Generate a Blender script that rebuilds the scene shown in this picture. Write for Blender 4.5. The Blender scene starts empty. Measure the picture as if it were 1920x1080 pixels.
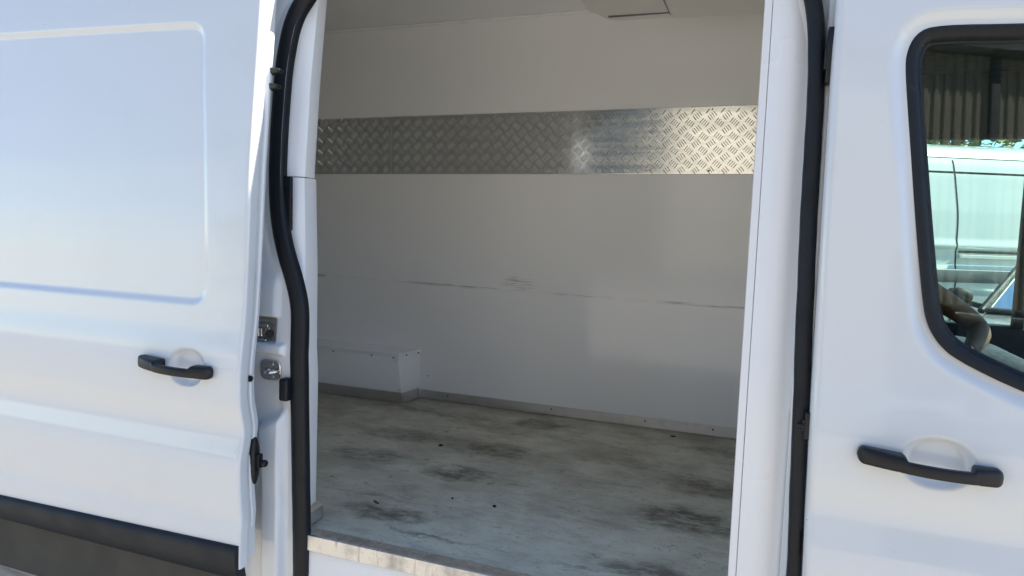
import bpy, bmesh, math, random
import numpy as np
from mathutils import Vector, Matrix, noise as mnoise

S = bpy.context.scene
COL = S.collection
R = math.radians
random.seed(7)
rng = np.random.default_rng(7)

# ------------------------------------------------------------------ camera, sky, sun, exposure
cd = bpy.data.cameras.new('camera')
cam = bpy.data.objects.new('camera', cd); COL.objects.link(cam)
cd.sensor_width = 36.0; cd.lens = 36.0 * 1302 / 1920
cd.clip_start = 0.02; cd.clip_end = 2000
yaw, pitch, roll = R(20.44), R(4.84), R(1.94)
fwd = Vector((-math.sin(yaw) * math.cos(pitch), math.cos(yaw) * math.cos(pitch), -math.sin(pitch)))
rt = fwd.cross(Vector((0, 0, 1))).normalized(); up = rt.cross(fwd)
r2 = rt * math.cos(roll) + up * math.sin(roll); u2 = up * math.cos(roll) - rt * math.sin(roll)
cam.matrix_world = Matrix(((r2.x, u2.x, -fwd.x, 0), (r2.y, u2.y, -fwd.y, -1.52), (r2.z, u2.z, -fwd.z, 1.545), (0, 0, 0, 1)))
S.camera = cam

SUN_AZ, SUN_EL = R(16), R(50)          # azimuth from +X (the van's nose) towards +Y
sun_dir = Vector((math.cos(SUN_AZ) * math.cos(SUN_EL), math.sin(SUN_AZ) * math.cos(SUN_EL), math.sin(SUN_EL)))
w = bpy.data.worlds.new('World'); S.world = w; w.use_nodes = True
nt = w.node_tree; bg = nt.nodes['Background']
sky = nt.nodes.new('ShaderNodeTexSky'); sky.sky_type = 'NISHITA'; sky.sun_disc = False
sky.sun_elevation = SUN_EL; sky.sun_rotation = math.pi / 2 - SUN_AZ
sky.air_density = 1.0; sky.dust_density = 0.1; sky.ozone_density = 4.5
nt.links.new(sky.outputs[0], bg.inputs[0]); bg.inputs[1].default_value = 0.12
sl = bpy.data.lights.new('sun', 'SUN'); sl.energy = 4.4; sl.angle = R(0.53); sl.color = (1.0, 0.94, 0.85)
so = bpy.data.objects.new('sun', sl); COL.objects.link(so)
so.rotation_euler = sun_dir.to_track_quat('Z', 'Y').to_euler(); so.location = (8, 4, 12)

S.view_settings.view_transform = 'Standard'; S.view_settings.look = 'None'
S.view_settings.gamma = 1.0; S.view_settings.exposure = 1.3; S.view_settings.use_curve_mapping = False
S.cycles.max_bounces = 12; S.cycles.diffuse_bounces = 9; S.cycles.glossy_bounces = 5
S.cycles.transparent_max_bounces = 16; S.cycles.transmission_bounces = 8
S.cycles.use_denoising = True
S.cycles.sample_clamp_indirect = 6.0
S.cycles.caustics_reflective = False; S.cycles.caustics_refractive = False

# ------------------------------------------------------------------ material helpers
class N:
    def __init__(s, name):
        s.m = bpy.data.materials.new(name); s.m.use_nodes = True
        s.t = s.m.node_tree; s.b = s.t.nodes['Principled BSDF']; s.out = s.t.nodes['Material Output']
        s._co = None
    def n(s, typ, **kw):
        x = s.t.nodes.new(typ)
        for k, v in kw.items(): setattr(x, k, v)
        return x
    def link(s, a, b): s.t.links.new(a, b)
    def put(s, sock, v):
        if isinstance(v, bpy.types.NodeSocket): s.link(v, sock)
        elif v is not None: sock.default_value = v
    def co(s):
        if s._co is None: s._co = s.n('ShaderNodeTexCoord').outputs['Object']
        return s._co
    def math(s, op, a, b=None, c=None, clamp=False):
        x = s.n('ShaderNodeMath', operation=op, use_clamp=clamp)
        for i, v in enumerate((a, b, c)):
            if v is not None: s.put(x.inputs[i], v)
        return x.outputs[0]
    def xyz(s, v=None):
        x = s.n('ShaderNodeSeparateXYZ'); s.link(v or s.co(), x.inputs[0]); return x.outputs
    def mapping(s, scale=(1, 1, 1), loc=(0, 0, 0), rot=(0, 0, 0), v=None):
        x = s.n('ShaderNodeMapping'); s.link(v or s.co(), x.inputs[0])
        x.inputs['Scale'].default_value = scale; x.inputs['Location'].default_value = loc; x.inputs['Rotation'].default_value = rot
        return x.outputs[0]
    def noise(s, scale, detail=3, rough=.5, v=None, dist=0.0):
        x = s.n('ShaderNodeTexNoise'); s.link(v or s.co(), x.inputs['Vector'])
        x.inputs['Scale'].default_value = scale; x.inputs['Detail'].default_value = detail
        x.inputs['Roughness'].default_value = rough; x.inputs['Distortion'].default_value = dist
        return x.outputs['Fac']
    def ramp(s, v, a, b, va=0.0, vb=1.0, smooth=True):
        x = s.n('ShaderNodeMapRange'); x.interpolation_type = 'SMOOTHSTEP' if smooth else 'LINEAR'
        s.put(x.inputs[0], v); s.put(x.inputs[1], a); s.put(x.inputs[2], b); s.put(x.inputs[3], va); s.put(x.inputs[4], vb)
        return x.outputs[0]
    def mix(s, f, a, b):
        x = s.n('ShaderNodeMix', data_type='RGBA'); s.put(x.inputs[0], f)
        for i, v in ((6, a), (7, b)):
            s.put(x.inputs[i], v if isinstance(v, bpy.types.NodeSocket) else (*v, 1.0))
        return x.outputs[2]
    def bump(s, h, strength=.2, dist=.001, normal=None):
        x = s.n('ShaderNodeBump'); x.inputs['Strength'].default_value = strength; x.inputs['Distance'].default_value = dist
        s.link(h, x.inputs['Height'])
        if normal is not None: s.link(normal, x.inputs['Normal'])
        return x.outputs[0]
    def set(s, **kw):
        names = dict(col='Base Color', rough='Roughness', metal='Metallic', spec='Specular IOR Level', coat='Coat Weight',
                     coatr='Coat Roughness', normal='Normal', ior='IOR', emis='Emission Color', emiss='Emission Strength', coatn='Coat Normal', coatior='Coat IOR', sheen='Sheen Weight')
        for k, v in kw.items():
            sock = s.b.inputs[names[k]]
            if k in ('col', 'emis') and not isinstance(v, bpy.types.NodeSocket): v = (*v, 1.0)
            s.put(sock, v)
        return s.m

def simple(name, col, rough=.5, metal=0.0, var=.12, scale=12, bump=0.0, bscale=60, **kw):
    a = N(name)
    f = a.noise(scale, 4)
    c0 = tuple(x * (1 - var) for x in col); c1 = tuple(min(1, x * (1 + var)) for x in col)
    a.set(col=a.mix(f, c0, c1), rough=a.ramp(a.noise(scale * 1.7, 3), .3, .7, rough * .9, min(1, rough * 1.12)), metal=metal, **kw)
    if bump: a.set(normal=a.bump(a.noise(bscale, 3), bump, .001))
    return a.m

def make_paint():
    a = N('white_van_paint')
    d = a.noise(1.6, 5, .6); fine = a.noise(260, 2)
    dust = a.ramp(a.noise(5, 5, .65), .52, .8)
    col = a.mix(a.math('MULTIPLY', dust, .35), (.670, .695, .710), (.61, .62, .61))
    chip = a.math('MULTIPLY', a.ramp(a.noise(95, 2, .5), .775, .80), a.ramp(a.noise(4, 2), .45, .6))
    col = a.mix(a.math('MULTIPLY', chip, .7), col, (.12, .10, .08))
    nrm = a.bump(a.noise(2.2, 2), .25, .004)
    nrm2 = a.bump(fine, .03, .0004, nrm)
    return a.set(col=col, rough=a.ramp(d, .3, .7, .32, .42), coat=1.0, coatr=a.ramp(dust, 0, 1, .045, .10), normal=nrm2, coatn=nrm2, coatior=1.52)

def make_laminate():
    a = N('white_wall_laminate')
    x, y, z = a.xyz()
    z0 = a.math('MULTIPLY_ADD', x, -.0118, 1.2356)
    warp = a.math('MULTIPLY', a.math('SUBTRACT', a.noise(7, 3), .5), .02)
    dz = a.math('ABSOLUTE', a.math('ADD', a.math('SUBTRACT', z, z0), warp))
    streak = a.noise(1, 4, .6, a.mapping((5, 1, 95)))
    patchy = a.ramp(a.noise(1, 3, .6, a.mapping((2.3, 1, 3), (1.3, 0, 0))), .47, .62)
    m1 = a.math('MULTIPLY', a.ramp(dz, .001, .011, 1, 0), a.math('MULTIPLY', patchy, a.ramp(streak, .40, .58)))
    m1b = a.math('MULTIPLY', a.ramp(dz, .0, .0035, .8, 0), a.ramp(a.noise(1, 2, .5, a.mapping((3.1, 1, 1), (4.7, 0, 0))), .42, .60))
    px = a.math('DIVIDE', a.math('ADD', x, 1.14), .11); pz = a.math('DIVIDE', a.math('SUBTRACT', z, 1.283), .045)
    rr = a.math('ADD', a.math('MULTIPLY', px, px), a.math('MULTIPLY', pz, pz))
    m2 = a.math('MULTIPLY', a.ramp(rr, .1, 1.0, .75, 0), a.ramp(a.noise(1, 3, .6, a.mapping((9, 1, 150))), .5, .64))
    m = a.math('MAXIMUM', a.math('MAXIMUM', m1, m1b), m2, clamp=True)
    grime = a.ramp(a.noise(2.3, 5, .6), .45, .8)
    base = a.mix(a.math('MULTIPLY', grime, .35), (.88, .875, .86), (.83, .82, .79))
    col = a.mix(a.math('MULTIPLY', m, .52), base, (.10, .09, .075))
    nrm = a.bump(a.noise(1.8, 2), .35, .006)
    nrm = a.bump(a.noise(420, 2), .04, .0004, nrm)
    return a.set(col=col, rough=a.ramp(grime, 0, 1, .10, .22), normal=nrm, spec=.55)

STAINS = [(-1.012, .71, .12, .085, 1.0), (-.987, 1.007, .14, .09, .85), (-1.396, .75, .17, .08, .7), (-1.07, .30, .14, .055, .9),
          (-.939, 1.441, .14, .075, .8), (-.20, .656, .17, .10, 1.0), (-.15, .958, .17, .10, .8), (-.264, .262, .14, .05, .85),
          (-.12, 1.40, .15, .08, .6), (-1.45, 1.42, .30, .07, .55), (-1.40, 1.03, .28, .08, .6), (-.95, 1.30, .3, .06, .35),
          (-.45, 1.1, .25, .07, .25), (-1.15, .52, .10, .03, .3), (-.62, .52, .2, .06, .25), (-.88, .205, .15, .010, .8), (-.40, .22, .10, .012, .6), (-1.15, .40, .12, .012, .5)]
def make_floor():
    a = N('worn_cargo_floor')
    n1 = a.n('ShaderNodeTexNoise'); a.link(a.co(), n1.inputs['Vector']); n1.inputs['Scale'].default_value = 8; n1.inputs['Detail'].default_value = 6; n1.inputs['Roughness'].default_value = .65
    vm = a.n('ShaderNodeVectorMath', operation='MULTIPLY_ADD'); a.link(n1.outputs['Color'], vm.inputs[0])
    vm.inputs[1].default_value = (.16, .13, 0); 
    off = a.n('ShaderNodeVectorMath', operation='ADD'); a.link(a.co(), off.inputs[0]); off.inputs[1].default_value = (-.08, -.065, 0)
    a.link(off.outputs[0], vm.inputs[2])
    wx, wy, wz = a.xyz(vm.outputs[0])
    tot = None
    for (cx, cy, rx, ry, st) in STAINS:
        dx = a.math('DIVIDE', a.math('SUBTRACT', wx, cx), rx); dy = a.math('DIVIDE', a.math('SUBTRACT', wy, cy), ry)
        q = a.math('ADD', a.math('MULTIPLY', dx, dx), a.math('MULTIPLY', dy, dy))
        s_ = a.ramp(q, .10, 1.7, st, 0)
        tot = s_ if tot is None else a.math('MAXIMUM', tot, s_)
    streak = a.noise(1, 6, .72, a.mapping((7, 19, 1), rot=(0, 0, R(-14))))
    blotch = a.noise(3.5, 7, .68)
    speck = a.ramp(a.noise(75, 4, .75), .60, .70)
    scr = a.ramp(a.noise(1, 5, .75, a.mapping((13, 60, 1), rot=(0, 0, R(-9)), v=vm.outputs[0])), .60, .70)
    base = a.mix(a.ramp(blotch, .3, .72), (.68, .665, .525), (.50, .47, .36))
    base = a.mix(a.math('MULTIPLY', a.ramp(streak, .46, .68), .45), base, (.30, .275, .215))
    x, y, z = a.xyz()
    back = a.ramp(y, .35, 1.5)  # floor darker away from the door: light fall-off put into the colour
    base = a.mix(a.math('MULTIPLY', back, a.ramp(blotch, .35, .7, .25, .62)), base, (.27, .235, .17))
    tot = a.math('MULTIPLY', tot, a.math('MULTIPLY', a.ramp(a.noise(14, 5, .7), .3, .6, .45, 1.0), a.ramp(a.noise(1, 6, .78, a.mapping((16, 46, 1), rot=(0, 0, R(-8)))), .36, .56, .35, 1.0)))
    base = a.mix(a.math('MULTIPLY', tot, .92), base, (.080, .062, .040))
    scr2 = a.ramp(a.noise(1, 6, .8, a.mapping((5, 70, 1), (3, 1, 0), rot=(0, 0, R(12)), v=vm.outputs[0])), .60, .66)
    chips = a.math('MULTIPLY', a.ramp(a.noise(26, 5, .75, dist=.6), .60, .66), a.ramp(a.noise(3, 3, .6), .42, .6))
    base = a.mix(a.math('MULTIPLY', scr, .75), base, (.075, .07, .06))
    base = a.mix(a.math('MULTIPLY', scr2, .6), base, (.09, .08, .065))
    base = a.mix(a.math('MULTIPLY', chips, .6), base, (.11, .095, .07))
    base = a.mix(a.math('MULTIPLY', speck, .55), base, (.05, .045, .04))
    light = a.ramp(a.noise(38, 4, .7), .63, .72)
    base = a.mix(a.math('MULTIPLY', light, .4), base, (.66, .66, .58))
    h = a.math('ADD', a.noise(130, 4, .7), a.math('MULTIPLY', streak, .3))
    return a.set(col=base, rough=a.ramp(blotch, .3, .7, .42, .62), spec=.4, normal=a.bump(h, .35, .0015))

def make_alu(name, col=(.72, .71, .69), rough=.28, dirt=.35):
    a = N(name)
    g = a.noise(1, 4, .6, a.mapping((4, 60, 60)))
    d = a.ramp(a.noise(9, 5, .7), .5, .8)
    c = a.mix(a.math('MULTIPLY', d, dirt), col, (.30, .28, .25))
    return a.set(col=c, metal=.95, rough=a.ramp(g, .3, .7, rough * .75, rough * 1.35), normal=a.bump(a.noise(5, 3), .25, .003))

def make_rubber():
    a = N('black_rubber')
    sc = a.math('MULTIPLY', a.ramp(a.noise(70, 4, .7), .60, .70), a.ramp(a.noise(6, 3), .48, .62))
    dust = a.ramp(a.noise(9, 5, .7), .45, .8)
    c = a.mix(a.math('MULTIPLY', dust, .5), (.0055, .0075, .011), (.018, .019, .021))
    c = a.mix(a.math('MULTIPLY', sc, .3), c, (.08, .08, .078))
    return a.set(col=c, rough=a.ramp(dust, 0, 1, .5, .8), spec=.35, normal=a.bump(a.noise(90, 3), .15, .001))

def make_sill():
    a = N('worn_sill_aluminium')
    st = a.noise(1, 5, .7, a.mapping((34, 1, 3))); bl = a.ramp(a.noise(7, 5, .7), .42, .7)
    d = a.math('MAXIMUM', a.ramp(st, .5, .72), a.math('MULTIPLY', bl, .8))
    c = a.mix(a.math('MULTIPLY', d, .75), (.66, .65, .63), (.27, .255, .235))
    return a.set(col=c, metal=.85, rough=a.ramp(d, 0, 1, .26, .6), normal=a.bump(a.noise(45, 4, .7), .3, .001))

def make_glass(name, tint, refl=1.0):
    a = N(name)
    for n in list(a.t.nodes):
        if n != a.out: a.t.nodes.remove(n)
    tr = a.n('ShaderNodeBsdfTransparent'); tr.inputs[0].default_value = (*tint, 1)
    gl = a.n('ShaderNodeBsdfGlossy'); gl.inputs['Roughness'].default_value = .01; gl.inputs[0].default_value = (1, 1, 1, 1)
    fr = a.n('ShaderNodeFresnel'); fr.inputs[0].default_value = 1.34
    mx = a.n('ShaderNodeMixShader'); a.link(fr.outputs[0], mx.inputs[0]); a.link(tr.outputs[0], mx.inputs[1]); a.link(gl.outputs[0], mx.inputs[2])
    a.link(mx.outputs[0], a.out.inputs[0])
    return a.m

def make_ground():
    a = N('pale_yard_concrete')
    b = a.noise(.6, 6, .6); f = a.noise(40, 4, .7); c = a.ramp(a.noise(3, 6, .7), .5, .75)
    col = a.mix(b, (.44, .40, .335), (.36, .325, .27)); col = a.mix(a.math('MULTIPLY', c, .5), col, (.21, .19, .165))
    col = a.mix(a.math('MULTIPLY', a.ramp(f, .55, .7), .35), col, (.45, .41, .35))
    return a.set(col=col, rough=.9, normal=a.bump(f, .5, .004))

M = dict(
    paint=make_paint(), lam=make_laminate(), floor=make_floor(), ground=make_ground(),
    trim=simple('white_trim_plastic', (.86, .865, .87), .30, var=.006, scale=1.5),
    ceil=simple('white_ceiling_panel', (.87, .86, .84), .35, var=.03, scale=3),
    housing=simple('cream_plastic_housing', (.82, .80, .74), .45, var=.05, scale=5),
    alu=make_alu('brushed_aluminium', rough=.30), tread=make_alu('tread_plate_aluminium', (.82, .805, .765), .15, .2),
    galv=make_alu('grey_metal_angle', (.62, .62, .61), .40, .45), sillalu=make_sill(),
    rubber=make_rubber(),
    plastic=simple('black_textured_plastic', (.007, .0075, .009), .42, spec=.4, var=.2, scale=30, bump=.2, bscale=500),
    clad=simple('dark_grey_cladding', (.012, .014, .017), .55, spec=.35, var=.2, scale=8, bump=.2, bscale=300),
    dusty=simple('dusty_sill_plastic', (.07, .066, .058), .85, var=.25, scale=5),
    chrome=make_alu('plated_steel', (.62, .60, .57), .16, .45),
    darkhole=simple('black_recess', (.006, .006, .007), .7),
    liner=simple('dark_cab_lining', (.014, .018, .019), .8, spec=.25, var=.2, scale=15),
    seat=simple('dark_seat_fabric', (.016, .018, .022), .9, var=.3, scale=60),
    glass=make_glass('green_tinted_glass', (.86, .955, .905)), clear=make_glass('pale_glass', (.90, .975, .935)),
    tyre=simple('tyre_rubber', (.02, .02, .021), .8, var=.3, scale=20), rim=make_alu('wheel_steel', (.45, .45, .45), .35),
    skin=simple('skin', (.17, .092, .06), .65, spec=.3, var=.12, scale=18, bump=.15, bscale=120),
    shirt=simple('pale_cotton', (.58, .60, .62), .9, var=.08, scale=30, bump=.3, bscale=200),
    trousers=simple('dark_cotton', (.05, .06, .09), .9, var=.2, scale=30), hair=simple('dark_hair', (.02, .015, .01), .6, var=.3, scale=80),
    vanside=simple('silver_white_paint', (.82, .82, .78), .3, var=.04, scale=2, coat=.8, coatr=.05),
    refl_dark=simple('reflection_dark_paint', (.03, .033, .036), .3, var=.1, scale=2, coat=.8, coatr=.05),  # dark tone for unseen surfaces added to darken reflections
    carpaint=simple('silver_car_paint', (.42, .43, .43), .3, .5, var=.05, scale=3, coat=1.0, coatr=.04),
    gap=simple('panel_gap_black', (.012, .012, .012), .8), bark=simple('bark', (.10, .075, .05), .9, var=.3, scale=14, bump=.6, bscale=30),
    leaf=simple('leaf_green', (.075, .115, .030), .55, var=.45, scale=3), leaf2=simple('leaf_yellow_green', (.13, .16, .04), .55, var=.4, scale=3),
    clad_wall=simple('beige_corrugated_sheet', (.64, .58, .46), .5, var=.10, scale=1.2), post=simple('grey_steel_post', (.16, .165, .17), .5),
    roofm=simple('grey_roof_sheet', (.22, .22, .22), .6), plinth=simple('concrete_plinth', (.28, .265, .24), .9, var=.2, scale=3, bump=.4),
    paper=simple('white_paper', (.8, .8, .77), .8, var=.02), ink=simple('printed_ink', (.03, .03, .03), .8), crumb=simple('dark_crumb', (.012, .011, .01), .8, var=.3, scale=300),
    wood=simple('splinter', (.07, .055, .04), .85, var=.3, scale=80), lamp=simple('lamp_lens', (.7, .7, .7), .1, var=.05),
    red=simple('red_lens', (.4, .01, .01), .15, var=.05),
)

# ------------------------------------------------------------------ mesh helpers
def obj(name, verts, faces, mat, parent=None, smooth=False, loc=None, auto=None):
    me = bpy.data.meshes.new(name)
    me.from_pydata([tuple(map(float, v)) for v in verts], [], [tuple(map(int, f)) for f in faces]); me.validate(); me.update()
    if smooth: me.polygons.foreach_set('use_smooth', [True] * len(me.polygons))
    if auto is not None:
        try: me.set_sharp_from_angle(angle=R(auto))
        except Exception: pass
    if mat is not None: me.materials.append(mat)
    return link(name, me, parent, loc)

def link(name, me, parent=None, loc=None):
    o = bpy.data.objects.new(name, me); COL.objects.link(o)
    base = Vector(loc) if loc is not None else Vector((0, 0, 0))
    if parent is not None:
        o.parent = parent
        base = base - wloc(parent)
    o.location = base
    return o
def wloc(o):
    v = Vector(o.location)
    while o.parent is not None:
        o = o.parent; v = v + Vector(o.location)
    return v
def thing(name, label, cat, loc=(0, 0, 0), group=None, rz=0.0):
    o = bpy.data.objects.new(name, None); COL.objects.link(o); o.location = loc; o.rotation_euler = (0, 0, rz)
    o.empty_display_size = .2
    return tag(o, label, cat, group)
def tag(o, label, cat, group=None):
    o['label'] = label; o['category'] = cat
    if group: o['group'] = group
    return o

class B:
    """collects geometry for one mesh"""
    def __init__(s): s.v = []; s.f = []
    def add(s, v, f):
        k = len(s.v); s.v += [tuple(p) for p in v]; s.f += [tuple(i + k for i in q) for q in f]; return s
    def box(s, x0, x1, y0, y1, z0, z1):
        v = [(x0, y0, z0), (x1, y0, z0), (x1, y1, z0), (x0, y1, z0), (x0, y0, z1), (x1, y0, z1), (x1, y1, z1), (x0, y1, z1)]
        return s.add(v, [(0, 3, 2, 1), (4, 5, 6, 7), (0, 1, 5, 4), (1, 2, 6, 5), (2, 3, 7, 6), (3, 0, 4, 7)])
    def prism(s, pts, y0, y1):
        """polygon of (x,z) extruded in y"""
        n = len(pts); v = [(x, y0, z) for x, z in pts] + [(x, y1, z) for x, z in pts]
        f = [tuple(range(n)), tuple(range(2 * n - 1, n - 1, -1))] + [(i, i + n, (i + 1) % n + n, (i + 1) % n) for i in range(n)]
        return s.add(v, f)
    def loft(s, rings, caps=True, closed=True):
        n = len(rings[0]); v = [p for r in rings for p in r]; f = []
        for i in range(len(rings) - 1):
            for j in range(n if closed else n - 1):
                k = (j + 1) % n
                f.append((i * n + j, i * n + k, (i + 1) * n + k, (i + 1) * n + j))
        if caps and closed:
            f.append(tuple(range(n - 1, -1, -1))); f.append(tuple((len(rings) - 1) * n + j for j in range(n)))
        return s.add(v, f)
    def tube(s, path, rad, n=10):
        path = [Vector(p) for p in path]; rings = []
        for i, p in enumerate(path):
            t = (path[min(i + 1, len(path) - 1)] - path[max(i - 1, 0)]).normalized()
            a = t.cross(Vector((0, 0, 1)) if abs(t.z) < .9 else Vector((1, 0, 0))).normalized(); b = t.cross(a)
            r = rad[i] if isinstance(rad, (list, tuple)) else rad
            rings.append([tuple(p + (a * math.cos(2 * math.pi * k / n) + b * math.sin(2 * math.pi * k / n)) * r) for k in range(n)])
        return s.loft(rings)
    def cyl(s, c, axis, r, h, n=20, r2=None):
        c = Vector(c); a = Vector(axis).normalized()
        return s.tube([c, c + a * h], [r, r if r2 is None else r2], n)
    def obj(s, name, mat, parent=None, smooth=False, auto=None, bevel=0, seg=2, loc=None):
        o = obj(name, s.v, s.f, mat, parent, smooth or bevel > 0, loc, auto if auto is not None else (35 if (smooth or bevel) else None))
        bm = bmesh.new(); bm.from_mesh(o.data); bmesh.ops.recalc_face_normals(bm, faces=bm.faces)
        if bevel:
            es = [e for e in bm.edges if len(e.link_faces) == 2 and e.calc_face_angle(0) > R(30)]
            bmesh.ops.bevel(bm, geom=es, offset=bevel, segments=seg, profile=.5, affect='EDGES', clamp_overlap=True)
            for f in bm.faces: f.smooth = True
        bm.to_mesh(o.data); bm.free()
        if smooth or bevel:
            try: o.data.set_sharp_from_angle(angle=R(auto if auto is not None else 50))
            except Exception: pass
        return o

def ss(a, b, x):
    t = np.clip((np.asarray(x, float) - a) / (b - a), 0, 1); return t * t * (3 - 2 * t)

def gridmesh(P, keep=None, flip=False):
    """P array (nu, nv, 3) -> verts, faces"""
    nu, nv = P.shape[:2]
    idx = np.arange(nu * nv).reshape(nu, nv)
    q = np.stack([idx[:-1, :-1], idx[1:, :-1], idx[1:, 1:], idx[:-1, 1:]], -1)
    if keep is not None: q = q[keep]
    q = q.reshape(-1, 4)
    if flip: q = q[:, ::-1]
    return P.reshape(-1, 3), q

PZ = [.30, .45, .55, .62, .685, .705, .735, .755, .809, .88, .915, .945, .982, 1.010, 1.06, 1.10, 1.15, 1.20, 1.254, 1.315, 1.398, 1.563, 1.70, 1.837, 1.974, 2.111, 2.30, 2.45, 2.6]
PY = [.03, .008, .002, .001, .002, .002, .006, .007, .001, -.002, .000, .007, .015, .012, .000, -.002, -.001, .005, .014, .020, .026, .034, .042, .054, .067, .079, .10, .125, .16]
_z = np.arange(.25, 2.7, .002); _y = np.interp(_z, PZ, PY)
_k = np.exp(-.5 * (np.arange(-15, 16) / 4.5) ** 2); _k /= _k.sum()
_y = np.convolve(np.pad(_y, 15, mode='edge'), _k, 'valid')
def prof(z): return np.interp(z, _z, _y)
def lean(z): return np.maximum(0, np.asarray(z, float) - 1.18) * .0893
def dens(*segs):
    out = []
    for a, b, st in segs: out += list(np.arange(a, b - 1e-6, st))
    return np.array(out + [segs[-1][1]])

def poly_sdf(px, pz, poly):
    """signed distance (negative inside) of arrays to a closed polygon"""
    P = np.array(poly, float); Q = np.roll(P, -1, 0)
    d = np.full(px.shape, 1e9); ins = np.zeros(px.shape, bool)
    for (ax, az), (bx, bz) in zip(P, Q):
        ex, ez = bx - ax, bz - az
        t = np.clip(((px - ax) * ex + (pz - az) * ez) / (ex * ex + ez * ez + 1e-12), 0, 1)
        d = np.minimum(d, np.hypot(px - ax - t * ex, pz - az - t * ez))
        c = ((az > pz) != (bz > pz)) & (px < (bx - ax) * (pz - az) / (bz - az + 1e-12) + ax)
        ins ^= c
    return np.where(ins, -d, d)

def smooth_poly(pts, n=160, closed=True, it=2):
    P = np.array(pts, float)
    for _ in range(it):                     # Chaikin
        Q = np.roll(P, -1, 0) if closed else P[1:]
        A = P if closed else P[:-1]
        P2 = np.stack([A * .75 + Q * .25, A * .25 + Q * .75], 1).reshape(-1, P.shape[1])
        if not closed: P2 = np.vstack([P[:1], P2, P[-1:]])
        P = P2
    L = np.vstack([P, P[:1]]) if closed else P
    s = np.concatenate([[0], np.cumsum(np.linalg.norm(np.diff(L, axis=0), axis=1))])
    u = np.linspace(0, s[-1], n, endpoint=not closed)
    return np.stack([np.interp(u, s, L[:, k]) for k in range(L.shape[1])], 1)

def sweep(path, section, yfun, scale=None, closed=False):
    """path (n,2) of x,z ; section list of (a,b): a across in the x-z plane, b outward (-y)"""
    n = len(path); rings = []
    T = np.gradient(path, axis=0) if not closed else (np.roll(path, -1, 0) - np.roll(path, 1, 0))
    T /= np.linalg.norm(T, axis=1)[:, None]
    for i in range(n):
        nx, nz = T[i, 1], -T[i, 0]; k = 1 if scale is None else scale[i]
        y0 = float(yfun(path[i, 1]))
        rings.append([(path[i, 0] + nx * a * k, y0 - b, path[i, 1] + nz * a * k) for a, b in section])
    if closed: rings.append(rings[0])
    return B().loft(rings, caps=not closed)

# ------------------------------------------------------------------ ground
gp = []
ng = 60
gx = np.linspace(-1, 1, ng); gx = np.sign(gx) * (np.abs(gx) ** 3) * 400
P = np.zeros((ng, ng, 3)); P[..., 0] = gx[:, None]; P[..., 1] = gx[None, :]
v, f = gridmesh(P)
g = obj('ground', v, f, M['ground']); g['kind'] = 'structure'

# ================================================================== THE VAN
VAN = thing('cargo_van', 'white panel van with its side door slid open onto an empty cargo bay', 'van', (-1.2, 1.03, 0))

# --- sliding door -------------------------------------------------
XE = -1.271; DOFF = -.107
REC = smooth_poly([(-3.3, 1.321), (-1.50, 1.318), (-1.405, 1.318), (-1.402, 1.40), (-1.418, 1.70), (-1.446, 1.95), (-1.452, 2.066), (-1.56, 2.070), (-2.3, 2.088), (-3.3, 2.10)], 260, True, 3)
xs = dens((-2.75, -2.35, .04), (-2.35, XE - .012, .0045)); r = .009
cols = [(x, 0.0, x) for x in xs]
for k in range(1, 7):
    t = k / 6 * math.pi / 2; cols.append((XE - r + r * math.sin(t), r * (1 - math.cos(t)), XE))
for dx, dy in ((0, .018), (0, .026), (0, .034), (-.003, .038), (-.012, .040), (-.022, .044), (-.024, .06), (-.024, .085)): cols.append((XE + dx, dy, XE))
zs = dens((.62, 2.42, .0045))
U = np.array(cols)
X = np.repeat(U[:, 0][:, None], len(zs), 1); Z = np.repeat(zs[None, :], len(U), 0); XR = np.repeat(U[:, 2][:, None], len(zs), 1)
d = poly_sdf(XR, Z, REC)
cupx, cupz = -1.447, 1.147
q = ((np.abs(XR - cupx) / .060) ** 2.3 + (np.abs(Z - cupz - .1 * (XR - cupx) * 0) / .050) ** 2.3)
Y = prof(Z) + DOFF + U[:, 1][:, None] + .0075 * (1 - ss(-.014, .005, d)) + .017 * (1 - ss(.50, 1.04, q))
P = np.stack([X, Y, Z], -1)
v, f = gridmesh(P)
door = obj('sliding_door', v, f, M['paint'], VAN, True)
door['label'] = 'white sliding door pushed back along the side'
# inner panel of the door, its rounded upper corner shows past the skin
zz = dens((.72, 2.05, .01)); xf = np.full(len(zz), XE + .004)
top = np.clip((zz - 2.03) / .02, 0, 1); xf -= .022 * (1 - np.sqrt(np.maximum(0, 1 - top ** 2)))
xf = xf - .006 * ss(1.6, 1.1, zz)
rings = []
for z, x in zip(zz, xf):
    y = float(prof(z)) + DOFF + .044
    rings.append([(x - .5, y, z), (x - .003, y, z), (x, y + .003, z), (x, y + .010, z), (x - .004, y + .014, z), (x - .5, y + .03, z)])
B().loft(rings).obj('inner_panel', M['paint'], door, True)
# lower cladding
rings = []
for x in np.linspace(-2.75, XE - .004, 40):
    zt = .685 + (x + 1.256) * .0185; zb = .588
    y = float(prof(.66)) + DOFF
    rings.append([(x, y + .01, zt + .002), (x, y - .004, zt), (x, y - .012, zt - .006), (x, y - .015, zt - .02), (x, y - .013, (zt + zb) / 2), (x, y - .004, zb + .01), (x, y + .006, zb), (x, y + .03, zb)])
B().loft(rings).obj('cladding', M['clad'], door, True, auto=60)

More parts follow.
